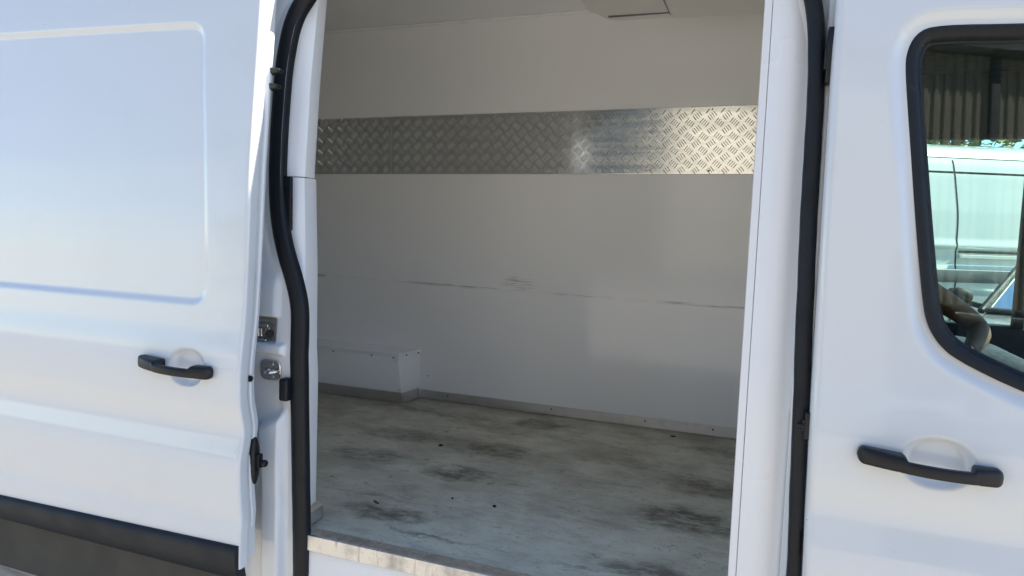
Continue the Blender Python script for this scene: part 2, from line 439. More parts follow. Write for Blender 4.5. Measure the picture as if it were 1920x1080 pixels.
def handle(parent, x0, x1, z0, z1, yf, mirror=False):
    n = 72; rings = []
    for i in range(n + 1):
        t = i / n; x = x0 + (x1 - x0) * t; zc = z0 + (z1 - z0) * t
        e = min(t, 1 - t) / .055; e = math.sqrt(max(0, 1 - (1 - min(1, e)) ** 2)); e = max(e, .03)
        pad = float(1 - ss(.325, .350, t) + ss(.775, .800, t))
        top = (.0175 * pad + .0085 * (1 - pad)); bot = .0175 - .002 * (1 - pad)
        top -= .0015 * math.sin(math.pi * t)
        front = -(.020 + .030 * math.sin(math.pi * t) ** .85); back = .004 * pad + (1 - pad) * (front + .019)
        if i in (21, 59): e *= .965
        zc2 = zc + (top - bot) / 2; hz = (top + bot) / 2 * e
        yc = (front + back) / 2; hy = (back - front) / 2 * (e if True else 1)
        y0 = float(yf(zc)); ring = []
        for k in range(20):
            a = 2 * math.pi * k / 20; ca, sa = math.cos(a), math.sin(a)
            ring.append((x, y0 + yc + hy * math.copysign(abs(ca) ** .55, ca), zc2 + hz * math.copysign(abs(sa) ** .6, sa)))
        rings.append(ring)
    return B().loft(rings).obj('handle', M['plastic'], parent, True, auto=60)
handle(door, -1.603, -1.351, 1.154, 1.143, lambda z: prof(1.15) + DOFF)

# black guide block and its peg on the door's front edge
gb = B(); pts = []
for k in range(24):
    a = 2 * math.pi * k / 24; pts.append((math.cos(a), math.sin(a)))
rings = []
for xx, sc in ((XE - .012, 1.0), (XE + .000, 1.0), (XE + .004, .86), (XE + .006, .6)):
    rings.append([(xx, -.046 + .016 * ca * sc, .900 + .065 * math.copysign(abs(sa) ** .7, sa) * sc) for ca, sa in pts])
gblock = gb.loft(rings).obj('guide_block', M['plastic'], door, True)
bk = B().box(XE + .002, XE + .014, -.050, -.032, .880, .918); bk.tube([(XE + .01, -.04, .896), (XE + .024, -.04, .894)], .006, 12)
bk.tube([(XE + .021, -.04, .894), (XE + .026, -.04, .894), (XE + .032, -.04, .893)], [.010, .0105, .008], 14)
bk.obj('peg', M['plastic'], gblock, bevel=.0015)
gr = B().cyl((XE - .004, -.066, 1.128), (1, 0, 0), .008, .007, 16).obj('grommet', M['rubber'], door, True)
for zc, ln in ((1.940, .044), (1.899, .040)):
    h = B(); y = float(prof(zc)) + DOFF + .056
    h.loft([[(XE - .012 + k * ln / 4, y + .0 + dy, zc + dz * (1 - .14 * k)) for dy, dz in ((-.010, -.011), (.010, -.011), (.010, .011), (-.010, .011))] for k in range(5)])
    h.obj('hook', M['plastic'], door, bevel=.003)

# --- rear side panel with the door jamb ---------------------------
SEAL_L = smooth_poly([(-1.197, .40), (-1.197, .542), (-1.204, .822), (-1.211, 1.05), (-1.213, 1.20), (-1.220, 1.31), (-1.245, 1.383), (-1.283, 1.463), (-1.312, 1.56), (-1.326, 1.673), (-1.330, 1.793), (-1.329, 1.944), (-1.322, 2.034), (-1.303, 2.120), (-1.262, 2.178), (-1.20, 2.255), (-1.12, 2.33), (-1.0, 2.385), (-.8, 2.40)], 150, False, 2)
_m = np.maximum.accumulate(SEAL_L[:, 1]) + np.arange(150) * 1e-7
def seal_x(z): return np.interp(z, _m, SEAL_L[:, 0])
zs = dens((.34, .55, .03), (.55, 2.40, .005)); u = np.linspace(0, 1, 66)
xl = np.full(len(zs), -1.435); xr_ = seal_x(zs) + .02
X = xl[None, :] * (1 - u[:, None]) + xr_[None, :] * u[:, None]; Z = np.repeat(zs[None, :], len(u), 0)
Y = prof(Z) * .35 + lean(Z) * .65 + .05 * ss(-1.415, -1.400, X)
# pressed shapes of the jamb
pocket = ss(1.204, 1.212, Z) * (1 - ss(1.268, 1.275, Z)) * (1 - ss(-1.300, -1.288, X))
ledge = ss(1.168, 1.180, Z) * (1 - ss(1.198, 1.206, Z)) * (1 - ss(-1.262, -1.250, X))
over = ss(1.272, 1.282, Z) * (1 - ss(1.36, 1.42, Z)) * (1 - ss(-1.300 + .10 * np.maximum(0, 1.30 - Z), -1.272, X))
top_sl = .985 + .5 * (X + 1.30)
lump = (1 - ss(-.02, .02, Z - top_sl)) * (1 - ss(-1.262, -1.240, X)) * ss(-1.345 + .13 * np.maximum(0, .98 - Z) * (Z > .85) + .017 * (Z <= .85), -1.325 + .13 * np.maximum(0, .98 - Z) * (Z > .85) + .017 * (Z <= .85), X)
hollow = ss(.98, 1.02, Z) * (1 - ss(1.10, 1.15, Z)) * (1 - ss(-1.278, -1.255, X))
groove = np.exp(-((X - (seal_x(Z) - .045)) / .010) ** 2) * ss(1.40, 1.5, Z)
Y = Y + .034 * pocket - .014 * ledge - .012 * over - .028 * lump + .006 * hollow + .004 * groove
Y = np.where(X < -1.41, prof(Z), Y)
P1 = np.stack([X, Y, Z], -1)
xb = np.linspace(-3.95, -1.435, 14)[:-1]
P0 = np.stack([np.repeat(xb[:, None], len(zs), 1), prof(np.repeat(zs[None], len(xb), 0)), np.repeat(zs[None], len(xb), 0)], -1)
PA = np.concatenate([P0, P1], 0)
v, f = gridmesh(PA, ~((PA[1:, :-1, 0] < -1.41) & (PA[1:, 1:, 2] < .605)))
rsp = obj('rear_side_panel', v, f, M['paint'], VAN, True)
# upper side above the opening
xb = np.linspace(-3.95, .107, 30); zb = np.linspace(2.40, 2.60, 12)
Pn = np.stack([np.repeat(xb[:, None], 12, 1), prof(np.repeat(zb[None], 30, 0)), np.repeat(zb[None], 30, 0)], -1)
v, f = gridmesh(Pn); obj('upper_side_panel', v, f, M['paint'], VAN, True)
B().box(-1.36, .12, .140, .26, 2.425, 2.52).obj('opening_header', M['trim'], VAN, bevel=.006)
B().box(-2.75, -1.36, -.004, .03, 2.385, 2.41).obj('door_rail', M['galv'], VAN, bevel=.004)

# latch in the pocket
lt = B().box(-1.40, -1.312, .050, .078, 1.247, 1.256); lt.box(-1.40, -1.318, .050, .078, 1.206, 1.214); lt.box(-1.40, -1.322, .068, .080, 1.206, 1.256)
latch = lt.obj('latch', M['chrome'], VAN, bevel=.002)
for k in range(4):
    B().cyl((-1.372 + k * .010, .060, 1.219), (0, 0, 1), .0042, .022, 10).obj('roller', M['chrome'], latch, True)
B().cyl((-1.311, .058, 1.229), (.5, -.85, 0), .0115, .010, 16).obj('bolt_cap', M['rubber'], latch, True)
# striker plate
sp = B(); pts = []
for k in range(32):
    a = 2 * math.pi * k / 32; ca, sa = math.cos(a), math.sin(a)
    pts.append((math.copysign(abs(ca) ** .55, ca), math.copysign(abs(sa) ** .55, sa)))
jy = .048
sp.loft([[(-1.298 + .035 * a, jy - .002 * 0 + yy + .25 * .030 * a * 0, 1.129 + .029 * b) for a, b in [(p[0] * k, p[1] * k) for p in pts]] for yy, k in ((.004, 1.0), (-.003, 1.0), (-.005, .95), (-.0055, .5))])
strk = sp.obj('striker_plate', M['chrome'], VAN, True, auto=40)
pin = B(); pin.cyl((-1.306, jy - .003, 1.124), (0, -1, 0), .013, .010, 18, .009)
pin.tube([(-1.306, jy - .010, 1.124), (-1.298, jy - .022, 1.126), (-1.280, jy - .026, 1.128), (-1.270, jy - .016, 1.128), (-1.268, jy, 1.128)], .0055, 10)
pin.obj('striker_loop', M['chrome'], strk, True)
for z in (1.146, 1.110):
    B().cyl((-1.290, jy - .004, z), (0, -1, 0), .0065, .004, 14, .005).obj('screw', M['chrome'], strk, True)
B().box(-1.254, -1.226, .024, .056, 1.050, 1.113).obj('bump_stop', M['rubber'], VAN, bevel=.006, seg=3)

# --- door seal all round the opening -------------------------------
path = smooth_poly([(-1.197, .40), (-1.197, .542), (-1.204, .822), (-1.211, 1.05), (-1.213, 1.20), (-1.220, 1.31), (-1.245, 1.383), (-1.283, 1.463), (-1.312, 1.56), (-1.326, 1.673), (-1.330, 1.793), (-1.329, 1.944), (-1.322, 2.034), (-1.303, 2.120), (-1.262, 2.178), (-1.20, 2.255), (-1.12, 2.33), (-1.0, 2.385), (-.8, 2.40),
                     (-.5, 2.40), (-.25, 2.39), (-.10, 2.33), (-.02, 2.23), (.038, 2.10), (.057, 2.01), (.064, 1.917), (.066, 1.77), (.067, 1.60), (.071, 1.40), (.077, 1.193), (.084, .95), (.088, .816), (.090, .40)], 300, False, 2)
sec = [(-.022, -.012), (-.0235, .000), (-.022, .008), (-.018, .0140), (-.012, .0172), (-.005, .0185), (.003, .0175), (.010, .0150), (.014, .0135), (.0175, .0120), (.0205, .0080), (.0225, .000), (.022, -.012)]
sc_ = np.where(path[:, 0] < -.6, 1.08, .76)
sc_ = np.convolve(np.pad(sc_, 10, mode='edge'), np.ones(21) / 21, 'valid')
wob = np.array([mnoise.noise(Vector((i * .23, 3.1, 0))) for i in range(len(path))]) * .0012
path2 = path.copy(); path2[:, 0] += wob
sweep(path2, sec, lambda z: lean(z) + .06, sc_).obj('door_seal', M['rubber'], VAN, True, auto=70)

# --- lining of the opening -----------------------------------------
def lining(name, zlist, fn, mat, auto=28):
    rings = []
    for z in zlist:
        y0 = float(lean(z)); rings.append([(x, y0 + y, z) for x, y in fn(z)])
    return B().loft(rings).obj(name, mat, VAN, True, auto=auto)
inx = lambda z: float(np.interp(z, [.6, .66, 1.10, 1.415, 1.69, 1.95, 2.25], [-1.238, -1.238, -1.234, -1.255, -1.282, -1.283, -1.277]))
def upper(z):
    o = float(np.interp(z, [1.66, 1.98, 2.13, 2.25, 2.40], [-1.330, -1.333, -1.305, -1.27, -1.27])); fo = float(np.interp(z, [1.66, 1.94, 2.25], [-1.273, -1.275, -1.264]))
    return [(o, .092), (o + .012, .086), (fo - .020, .096), (fo - .004, .104), (fo + .002, .112), (inx(z) + .001, .168), (inx(z) - .003, .174), (inx(z) - .05, .178), (o, .178)]
def lower(z):
    fo = float(np.interp(z, [.6, 1.114, 1.418, 1.677], [-1.228, -1.228, -1.247, -1.271])); o = fo - .045
    return [(o, .090), (fo - .012, .094), (fo - .003, .100), (fo + .001, .108), (inx(z), .176), (inx(z) - .003, .181), (inx(z) - .05, .184), (o, .184)]
lining('pillar_lining', np.linspace(1.6745, 2.40, 24), upper, M['trim'])
lining('pillar_lining', np.linspace(.60, 1.6715, 40), lower, M['trim'])
B().box(-1.300, -1.275, .098, .110, 1.52, 1.672).obj('foam_strip', M['rubber'], VAN, bevel=.003)
# front pillar lining : narrow edge profile and wide panel
lining('edge_profile', np.linspace(.60, 2.40, 24), lambda z: [(-.0515, .108), (-.050, .1045), (-.0355, .103), (-.034, .105), (-.034, .13), (-.0515, .20)], M['trim'])
def wide(z):
    bulge = .004 * math.sin(z * 2.1)
    pts = [(-.0335, .110)]
    for k in range(11):
        t = k / 10; pts.append((-.0325 + t * .092, .104 - .016 * math.sin(math.pi * min(1, t * .9 + .05)) + .008 * t + bulge * .3))
    return pts + [(.0605, .17), (-.0335, .17)]
lining('front_pillar_panel', np.linspace(.60, 2.40, 40), wide, M['trim'], 60)
# painted pillar between seal and front door
lining('centre_pillar', np.linspace(.40, 2.42, 60), lambda z: [(.058, .085), (.076, .070), (.081, .060), (.086, .057), (.125, .056), (.135, .06), (.135, .16), (.058, .16)], M['paint'])
for (z0, z1, xx) in ((1.868, 1.982, .086), (1.130, 1.188, .090), (.836, .965, .106)):
    h = B().box(xx - .006, xx + .008, float(lean(z0)) + .016, float(lean(z0)) + .050, z0, z1); h.box(xx - .010, xx + .004, float(lean(z0)) + .022, float(lean(z0)) + .05, z0 + (z1 - z0) * .25, z0 + (z1 - z0) * .7)
    hg = h.obj('hinge_cover', M['plastic'], VAN, bevel=.003)
B().tube([(.095, .022, 1.158), (.085, .026, 1.156), (.070, .030, 1.157)], .006, 8).obj('check_strap', M['plastic'], VAN, True)

# --- sill -----------------------------------------------------------
rings = []
for i, x in enumerate(np.linspace(-1.19, -.035, 60)):
    w0 = .0012 * mnoise.noise(Vector((x * 6, 0, 1)))
    rings.append([(x, .112, .6605), (x, .112, .6635 + w0), (x, .062, .669 + w0), (x, .0565, .6665 + w0), (x, .055, .625), (x, .058, .625), (x, .060, .655)])
B().loft(rings).obj('sill_angle', M['sillalu'], VAN, True, auto=25)
rings = [[(x, .075, .655), (x, .0640, .640), (x, .062, .60), (x, .058, .52), (x, .040, .47), (x, .02, .44), (x, .02, .36), (x, .2, .36), (x, .2, .655)] for x in np.linspace(-1.20, .09, 6)]
B().loft(rings).obj('sill_panel', M['trim'], VAN, True, auto=40)
B().box(-3.9, -1.412, .012, .10, .34, .602).obj('rocker_panel', M['dusty'], VAN, bevel=.015, seg=3)
B().prism([(-1.236, .664), (-1.215, .664), (-1.2185, .700), (-1.236, .712)], .100, .185).obj('corner_plate', M['galv'], VAN, bevel=.001)

# --- cargo bay -------------------------------------------------------
WY = 1.630; FZ = .660; CZ = 2.545
P = np.zeros((2, 2, 3)); 
fl = B().box(-3.80, .02, .10, WY + .02, FZ - .02, FZ).obj('cargo_floor', M['floor'], VAN)
wl = B().box(-3.80, .02, WY, WY + .02, FZ - .02, CZ + .05).obj('bay_wall', M['lam'], VAN)
wl['label'] = 'far wall of the bay lined in scuffed white laminate'
B().box(-3.80, .02, .19, WY, CZ, CZ + .02).obj('bay_ceiling', M['ceil'], VAN)
B().box(.02, .05, .17, WY + .02, FZ - .02, CZ + .02).obj('bulkhead', M['trim'], VAN)
B().box(-3.84, -3.80, .17, WY + .02, FZ - .02, CZ + .02).obj('rear_door_lining', M['trim'], VAN)
B().box(-3.80, -1.29, .19, .215, FZ, CZ).obj('near_wall_lining', M['trim'], VAN)
# ceiling cove bead
rings = [[(x, WY - .012, CZ - .001), (x, WY - .010, CZ - .010), (x, WY - .001, CZ - .012), (x, WY - .001, CZ - .001)] for x in np.linspace(-3.8, .02, 30)]
B().loft(rings).obj('cove_bead', M['lam'], VAN, True)
# tread plate strips
def bars(x0, x1, z0, z1, y):
    b = B(); L, Wd, H = .0160, .0026, .0028
    px, pz = .062, .059
    i0, i1 = int(x0 / px) - 1, int(x1 / px) + 1
    for i in range(i0, i1 + 1):
        for j in range(-1, 7):
            for k in range(2):
                cx = i * px + k * px / 2; cz = z0 - .01 + j * pz + k * pz / 2
                a = R(52) if k == 0 else R(-52)
                for m in range(4):
                    o = (m - 1.5) * .0098
                    bx = cx - math.sin(a) * o; bz = cz + math.cos(a) * o
                    if not (x0 + .012 < bx < x1 - .012 and z0 + .013 < bz < z1 - .013): continue
                    ca, sa = math.cos(a), math.sin(a); pts = []
                    for (s, t, h) in ((-1, 0, 0), (-.55, -1, 0), (.55, -1, 0), (1, 0, 0), (.55, 1, 0), (-.55, 1, 0), (-.5, 0, 1), (.5, 0, 1)):
                        pts.append((bx + ca * L * s - sa * Wd * t, y - h * H + .0004, bz + sa * L * s + ca * Wd * t))
                    b.add(pts, [(0, 1, 6), (1, 2, 7, 6), (2, 3, 7), (3, 4, 7), (4, 5, 6, 7), (5, 0, 6)])
    return b
for (x0, x1) in ((-3.70, -1.8575), (-1.8545, .02)):
    pl = B(); ys = WY - .004
    xx = np.linspace(x0, x1, 50); zz = np.linspace(1.804, 2.096, 9)
    rings = []
    for x in xx:
        dz = (x + 2.3) * .0042
        rings.append([(x, WY - .0005, 1.804 + dz), (x, WY - .0035, 1.8045 + dz), (x, WY - .004, 1.806 + dz), (x, WY - .004, 2.091 + dz), (x, WY - .0035, 2.0925 + dz), (x, WY - .0005, 2.093 + dz)])
    tp = pl.loft(rings).obj('tread_plate', M['tread'], VAN)
    tb = bars(x0, min(x1, .02), 1.806, 2.096, WY - .004)
    tb = obj('tread_bars', tb.v, tb.f, M['tread'], tp, False); tb['kind'] = 'stuff'
screw_me = None
def screw(p, parent, mat='chrome', r=.0042, axis=(0, -1, 0)):
    global screw_me
    key = ('screw', mat, r, axis)
    if key not in screw.cache:
        b = B(); c = Vector(axis); b.tube([c * 0, c * .0015, c * .0028], [r, r * .9, r * .45], 10)
        me = bpy.data.meshes.new('screw'); me.from_pydata(b.v, [], b.f); me.materials.append(M[mat]); screw.cache[key] = me
    return link('screw', screw.cache[key], parent, p)
screw.cache = {}
for x in (-2.2, -1.95, -1.80, -1.45, -1.0, -.75, -.55, -.28):
    for z in (1.818 + (x + 2.3) * .0042, 2.080 + (x + 2.3) * .0042): screw((x, WY - .0045, z), VAN, 'galv', .004)

# wheel box on the far side with kick strips
bx = B()
Fb, Ft = 1.492, 1.500
front0, front1 = -1.688, -1.722
bx.add([(-3.0, Fb, FZ), (front0, Fb, FZ), (front0 + .02, WY, FZ), (-3.0, WY, FZ), (-3.0, Ft, .902), (front1, Ft, .902), (-1.668, WY, .912), (-3.0, WY, .912)],
       [(0, 1, 5, 4), (1, 2, 6, 5), (4, 5, 6, 7), (3, 0, 4, 7), (0, 3, 2, 1)])
wb = bx.obj('wheel_box', M['lam'], VAN, bevel=.002)
tl = B(); tl.add([(-3.0, Ft - .004, .905), (front1 + .003, Ft - .004, .905), (-1.664, WY, .915), (-3.0, WY, .915), (-3.0, Ft - .004, .890), (front1 + .004, Ft - .004, .890), (-1.663, WY, .897), (-3.0, WY, .897)],
                 [(0, 1, 2, 3), (4, 5, 1, 0), (5, 6, 2, 1)])
tl.obj('lid', M['lam'], wb)
for x, z in ((-2.10, .884), (-1.87, .884), (-1.745, .884), (-1.732, .872), (-1.705, .725)): screw((x, Ft - .0055, z), wb, 'crumb' if z > .88 else 'galv', .004)
screw((-1.66, 1.60, .900), wb, 'crumb', .004); screw((-1.69, 1.53, .897), wb, 'crumb', .004)
def kick(path, h, name='kick_strip'):
    b = B(); rings = []
    for x, y, nx, ny in path:
        rings.append([(x, y, FZ), (x - nx * .0, y - ny * .0, FZ + h), (x + nx * .004, y + ny * .004, FZ + h), (x + nx * .006, y + ny * .006, FZ + .002)])
    return b.loft(rings).obj(name, M['galv'], VAN)
kick([(-3.0, Fb - .002, 0, -1), (-2.3, Fb - .002, 0, -1), (front0 - .004, Fb - .002, 0, -1)], .052)
kick([(front0 + .001, Fb - .004, 1, 0), (front0 + .018, WY - .004, 1, 0)], .052)
kick([(front0 + .03, WY, 0, -1), (-1.0, WY, 0, -1), (.015, WY, 0, -1)], .046)
for x in (-1.50, -.95, -.50, -.2): screw((x, WY - .006, FZ + .03), VAN, 'crumb', .004)
screw((-1.62, WY, .78), VAN, 'crumb', .0035); screw((-1.76, Fb - .008, .702), VAN, 'chrome', .004)
# moulded housing under the ceiling
hb = B(); rings = []
for x, zb in ((-.86, 2.546), (-.80, 2.520), (-.755, 2.497), (-.72, 2.490), (-.40, 2.486), (-.25, 2.488), (.018, 2.488)):
    rings.append([(x, 1.02, 2.544), (x, 1.10, zb + .012), (x, 1.40, zb + .006), (x, 1.565, zb + .004), (x, 1.60, zb), (x, 1.628, zb + .001), (x, 1.628, 2.546)])
hs = hb.loft(rings).obj('ceiling_housing', M['housing'], VAN, True, auto=25)
rings = [[(x, 1.30, z0), (x, 1.545, z0 - .004), (x, 1.56, z0 + .02), (x, 1.30, z0 + .02)] for x, z0 in ((-.47, 2.484), (-.45, 2.462), (.018, 2.455))]
B().loft(rings).obj('air_outlet', M['housing'], hs, True, auto=25)
B().box(-.74, .018, 1.563, 1.566, 2.486, 2.494).obj('gap_shadow_strip', M['post'], hs)  # dark strip standing in for the shadow gap between block and flange
B().box(-.472, -.468, 1.20, 1.562, 2.478, 2.494).obj('joint_shadow_strip', M['post'], hs)  # dark line drawn for the shadow where the two housing blocks meet
for x in (-.63, -.56): B().cyl((x, 1.585, 2.497), (0, 0, -1), .009, .006, 12).obj('screw_hole', M['darkhole'], hs, True)

# --- front door --------------------------------------------------------
WOUT = smooth_poly([(.275, 1.970), (.240, 1.958), (.224, 1.918), (.227, 1.863), (.246, 1.706), (.264, 1.561), (.281, 1.440), (.292, 1.386), (.319, 1.343), (.360, 1.316), (.455, 1.274), (.58, 1.235), (.75, 1.205), (1.00, 1.19), (1.06, 1.23), (1.04, 1.33), (.90, 1.66), (.78, 1.88), (.72, 1.945), (.62, 1.958), (.42, 1.962)], 260, True, 2)
d_in = .026
def inset(poly, d):
    T = np.roll(poly, -1, 0) - np.roll(poly, 1, 0); T /= np.linalg.norm(T, axis=1)[:, None]
    n = np.stack([-T[:, 1], T[:, 0]], 1)
    return poly + n * d
cc = WOUT.mean(0); test = inset(WOUT, .01)
sgn = 1 if poly_sdf(test[:1, 0], test[:1, 1], WOUT)[0] < 0 else -1
MID = inset(WOUT, sgn * .010)
xs = dens((.107, .62, .0045), (.62, 1.22, .02)); r = .018
cols = [(.089, .050, .107), (.089, .034, .107)]
for k in range(0, 7):
    t = (1 - k / 6) * math.pi / 2; cols.append((.089 + r - r * math.sin(t), r * (1 - math.cos(t)), .107))
cols += [(x, 0, x) for x in xs[1:]]
U = np.array(cols); zs = dens((.45, .80, .02), (.80, 2.16, .0045))
X = np.repeat(U[:, 0][:, None], len(zs), 1); Z = np.repeat(zs[None, :], len(U), 0)
X = X + np.interp(Z, [.8, 1.2, 1.7], [.011, .003, 0]) * (1 - ss(.12, .2, X))
d = poly_sdf(X, Z, WOUT)
cupx, cupz = .324, 1.121
q = ((np.abs(X - cupx) / .062) ** 2.3 + (np.abs(Z - cupz) / .050) ** 2.3)
Y = prof(Z) + U[:, 1][:, None] + .010 * (1 - ss(.006, .034, d)) + .017 * (1 - ss(.50, 1.04, q))
Xm = (X[:-1, :-1] + X[1:, 1:]) / 2; Zm = (Z[:-1, :-1] + Z[1:, 1:]) / 2
keep = poly_sdf(Xm, Zm, MID) > 0
v, f = gridmesh(np.stack([X, Y, Z], -1), keep)
fd = obj('front_door', v, f, M['paint'], VAN, True)
fd['label'] = 'white front door with a black handle'
handle(fd, .181, .430, 1.125, 1.112, lambda z: prof(1.12))
wy = lambda z: prof(z) * .3 + lean(z) * .7 + .010
sec = [(-.001, -.010), (-.0015, .003), (.002, .0065), (.012, .006), (.020, .002), (.024, -.004), (.026, -.012), (.029, -.013), (.031, -.016), (.026, -.026), (.004, -.026)]
sec = [(a * (-sgn), b) for a, b in sec]
gs = sweep(WOUT, sec, wy, closed=True).obj('window_seal', M['rubber'], fd, True, auto=40)
# pane : inset polygon with thickness
IN = inset(WOUT, sgn * .026)
def pane(poly, yf, th, name, mat, parent):
    n = len(poly); b = B(); c = poly.mean(0)
    fr_ = [(x, float(yf(z)), z) for x, z in poly] ; bk_ = [(x, float(yf(z)) + th, z) for x, z in poly]
    b.add(fr_ + bk_, [tuple(range(n)), tuple(range(2 * n - 1, n - 1, -1))] + [(i, (i + 1) % n, (i + 1) % n + n, i + n) for i in range(n)])
    return b.obj(name, mat, parent)
leanl = lambda z: (z - 1.18) * .0893 + .026
pane(IN[::2], leanl, .004, 'window_pane', M['glass'], fd)
# inner door card
B().box(.12, 1.18, .055, .11, .60, 1.165).obj('door_card', M['liner'], fd, bevel=.01)
rings = []
for i in range(0, 261, 4):
    p = IN[i % 260]; o = WOUT[i % 260]; y = float(lean(p[1])) + .045
    rings.append([(p[0], y, p[1]), (o[0] + (o[0] - p[0]) * .9, y, o[1] + (o[1] - p[1]) * .9), (o[0] + (o[0] - p[0]) * .9, y + .05, o[1] + (o[1] - p[1]) * .9), (p[0], y + .05, p[1])])
B().loft(rings, caps=False).obj('inner_frame', M['liner'], fd)

# --- rest of the shell --------------------------------------------------
def roof_h(x): return float(np.interp(x, [-3.95, -3.6, -.3, .35, .9, 1.25], [2.66, 2.70, 2.70, 2.60, 2.36, 2.16]))
rings = []
for x in np.linspace(-3.95, 1.25, 30):
    h = roof_h(x); z0 = min(2.58, h - .12) ; y0 = float(prof(z0)); ring = []
    for k in range(17):
        t = k / 16; yy = y0 + (2.06 - 2 * y0) * t; e = abs(2 * t - 1)
        ring.append((x, yy, z0 + (h - z0) * (1 - e ** 3.2) ** .75))
    rings.append(ring)
B().loft(rings, caps=False, closed=False).obj('roof', M['paint'], VAN, True)
# cab side above the front door
xb = np.linspace(.107, 1.25, 14); zt = np.array([min(2.58, roof_h(x) - .12) for x in xb])
Pn = np.zeros((14, 8, 3))
for i, x in enumerate(xb):
    for j in range(8):
        z = min(2.155, zt[i]) + (max(zt[i], 2.16) - min(2.155, zt[i])) * j / 7; Pn[i, j] = (x, float(prof(z)), z)
v, f = gridmesh(Pn); obj('cab_side_panel', v, f, M['paint'], VAN, True)
# far side
xb = np.linspace(-3.95, .15, 12); zb = np.linspace(.36, 2.60, 50)
Pn = np.stack([np.repeat(xb[:, None], 50, 1), 2.06 - prof(np.repeat(zb[None], 12, 0)), np.repeat(zb[None], 12, 0)], -1)
v, f = gridmesh(Pn, flip=True); obj('far_side_panel', v, f, M['paint'], VAN, True)
fdr = B().box(.15, 1.25, 1.93, 2.05, .45, 1.205).obj('driver_door', M['liner'], VAN, bevel=.012)
B().box(.15, 1.25, 1.86, 1.96, 1.985, 2.36).obj('roof_lining_side', M['liner'], VAN, bevel=.02)
B().box(.15, .34, 1.90, 2.0, 1.20, 1.99).obj('rear_post', M['liner'], fdr, bevel=.01)
B().box(.965, 1.00, 1.92, 1.98, 1.20, 1.99).obj('front_post', M['liner'], fdr, bevel=.006)
pane(np.array([(.34, 1.20), (.965, 1.20), (.965, 1.99), (.34, 1.99)]), lambda z: 1.955 - (z - 1.18) * .05, .004, 'window_pane', M['clear'], fdr)
B().box(.06, 1.25, .19, 1.95, 2.25, 2.27).obj('headliner', M['liner'], VAN)
B().box(.06, .09, .19, 1.95, .66, 2.26).obj('cab_bulkhead', M['liner'], VAN)
B().box(.05, 1.9, .06, 1.98, .60, .66).obj('cab_floor', M['liner'], VAN)
B().box(1.25, 1.75, .10, 1.95, .66, 1.20).obj('dashboard', M['liner'], VAN, bevel=.08, seg=4)
rings = []
for i in range(25):
    a = 2 * math.pi * i / 24; c = Vector((1.08, 1.42, 1.22)); e1 = Vector((0, 1, 0)); e2 = Vector((.5, 0, .866)).normalized()
    rr = e1 * math.cos(a) + e2 * math.sin(a); nn = e1.cross(e2)
    rings.append([tuple(c + rr * (.19 + .015 * math.cos(b)) + nn * .015 * math.sin(b)) for b in [2 * math.pi * k / 8 for k in range(8)]])
sw = B().loft(rings, caps=False); sw.tube([(1.08, 1.23, 1.22), (1.08, 1.61, 1.22)], .016, 8); sw.tube([(1.08, 1.42, 1.22), (1.30, 1.42, 1.10)], .03, 10)
sw.obj('steering_wheel', M['plastic'], VAN, True)
for (y0, y1) in ((.22, .62), (.64, 1.02), (1.14, 1.64)):
    se = B().box(.20, .74, y0, y1, .92, 1.06).obj('seat', M['seat'], VAN, bevel=.04, seg=3)
    bb = B(); bb.add([(.20, y0, 1.02), (.34, y0, 1.02), (.34, y1, 1.02), (.20, y1, 1.02), (.11, y0 + .03, 1.60), (.20, y0 + .03, 1.60), (.20, y1 - .03, 1.60), (.11, y1 - .03, 1.60)],
                     [(0, 3, 2, 1), (4, 5, 6, 7), (0, 1, 5, 4), (1, 2, 6, 5), (2, 3, 7, 6), (3, 0, 4, 7)])
    bb.obj('backrest', M['seat'], se, bevel=.03, seg=3)
    ym = (y0 + y1) / 2; B().box(.105, .195, ym - .12, ym + .12, 1.63, 1.82).obj('headrest', M['seat'], se, bevel=.035, seg=3)
    B().box(.24, .70, y0 + .05, y1 - .05, .66, .93).obj('seat_base', M['liner'], se, bevel=.01)
for ya, yb in ((.30, .90), (1.15, 1.75)):  # visors added out of view to block the sun from the arm
    B().add([(1.13, ya, 2.03), (1.145, ya, 2.03), (1.145, yb, 2.03), (1.13, yb, 2.03), (1.08, ya + .02, 1.76), (1.095, ya + .02, 1.76), (1.095, yb - .02, 1.76), (1.08, yb - .02, 1.76)],
            [(0, 1, 2, 3), (7, 6, 5, 4), (0, 4, 5, 1), (1, 5, 6, 2), (2, 6, 7, 3), (3, 7, 4, 0)]).obj('added_sun_visor', M['liner'], VAN, bevel=.005)
# nose: windscreen, bonnet, front wings
ws = B(); ws.add([(1.22, .14, 2.15), (1.22, 1.92, 2.15), (2.02, 1.96, 1.26), (2.02, .10, 1.26), (1.225, .14, 2.145), (1.225, 1.92, 2.145), (2.015, 1.96, 1.255), (2.015, .10, 1.255)],
                 [(0, 1, 2, 3), (7, 6, 5, 4), (0, 3, 7, 4), (1, 5, 6, 2)])
ws.obj('windscreen', M['clear'], VAN)
for s, ya, yb in ((0, .09, .15), (1, 1.91, 1.97)):
    B().add([(1.19, ya, 2.17), (1.27, ya, 2.17), (2.08, ya - .02 if s == 0 else ya, 1.27), (1.96, ya, 1.22), (1.19, yb, 2.17), (1.27, yb, 2.17), (2.08, yb, 1.27), (1.96, yb, 1.22)],
            [(0, 1, 2, 3), (7, 6, 5, 4), (0, 4, 5, 1), (1, 5, 6, 2), (2, 6, 7, 3), (3, 7, 4, 0)]).obj('windscreen_pillar', M['paint'], VAN, bevel=.01)
rings = []
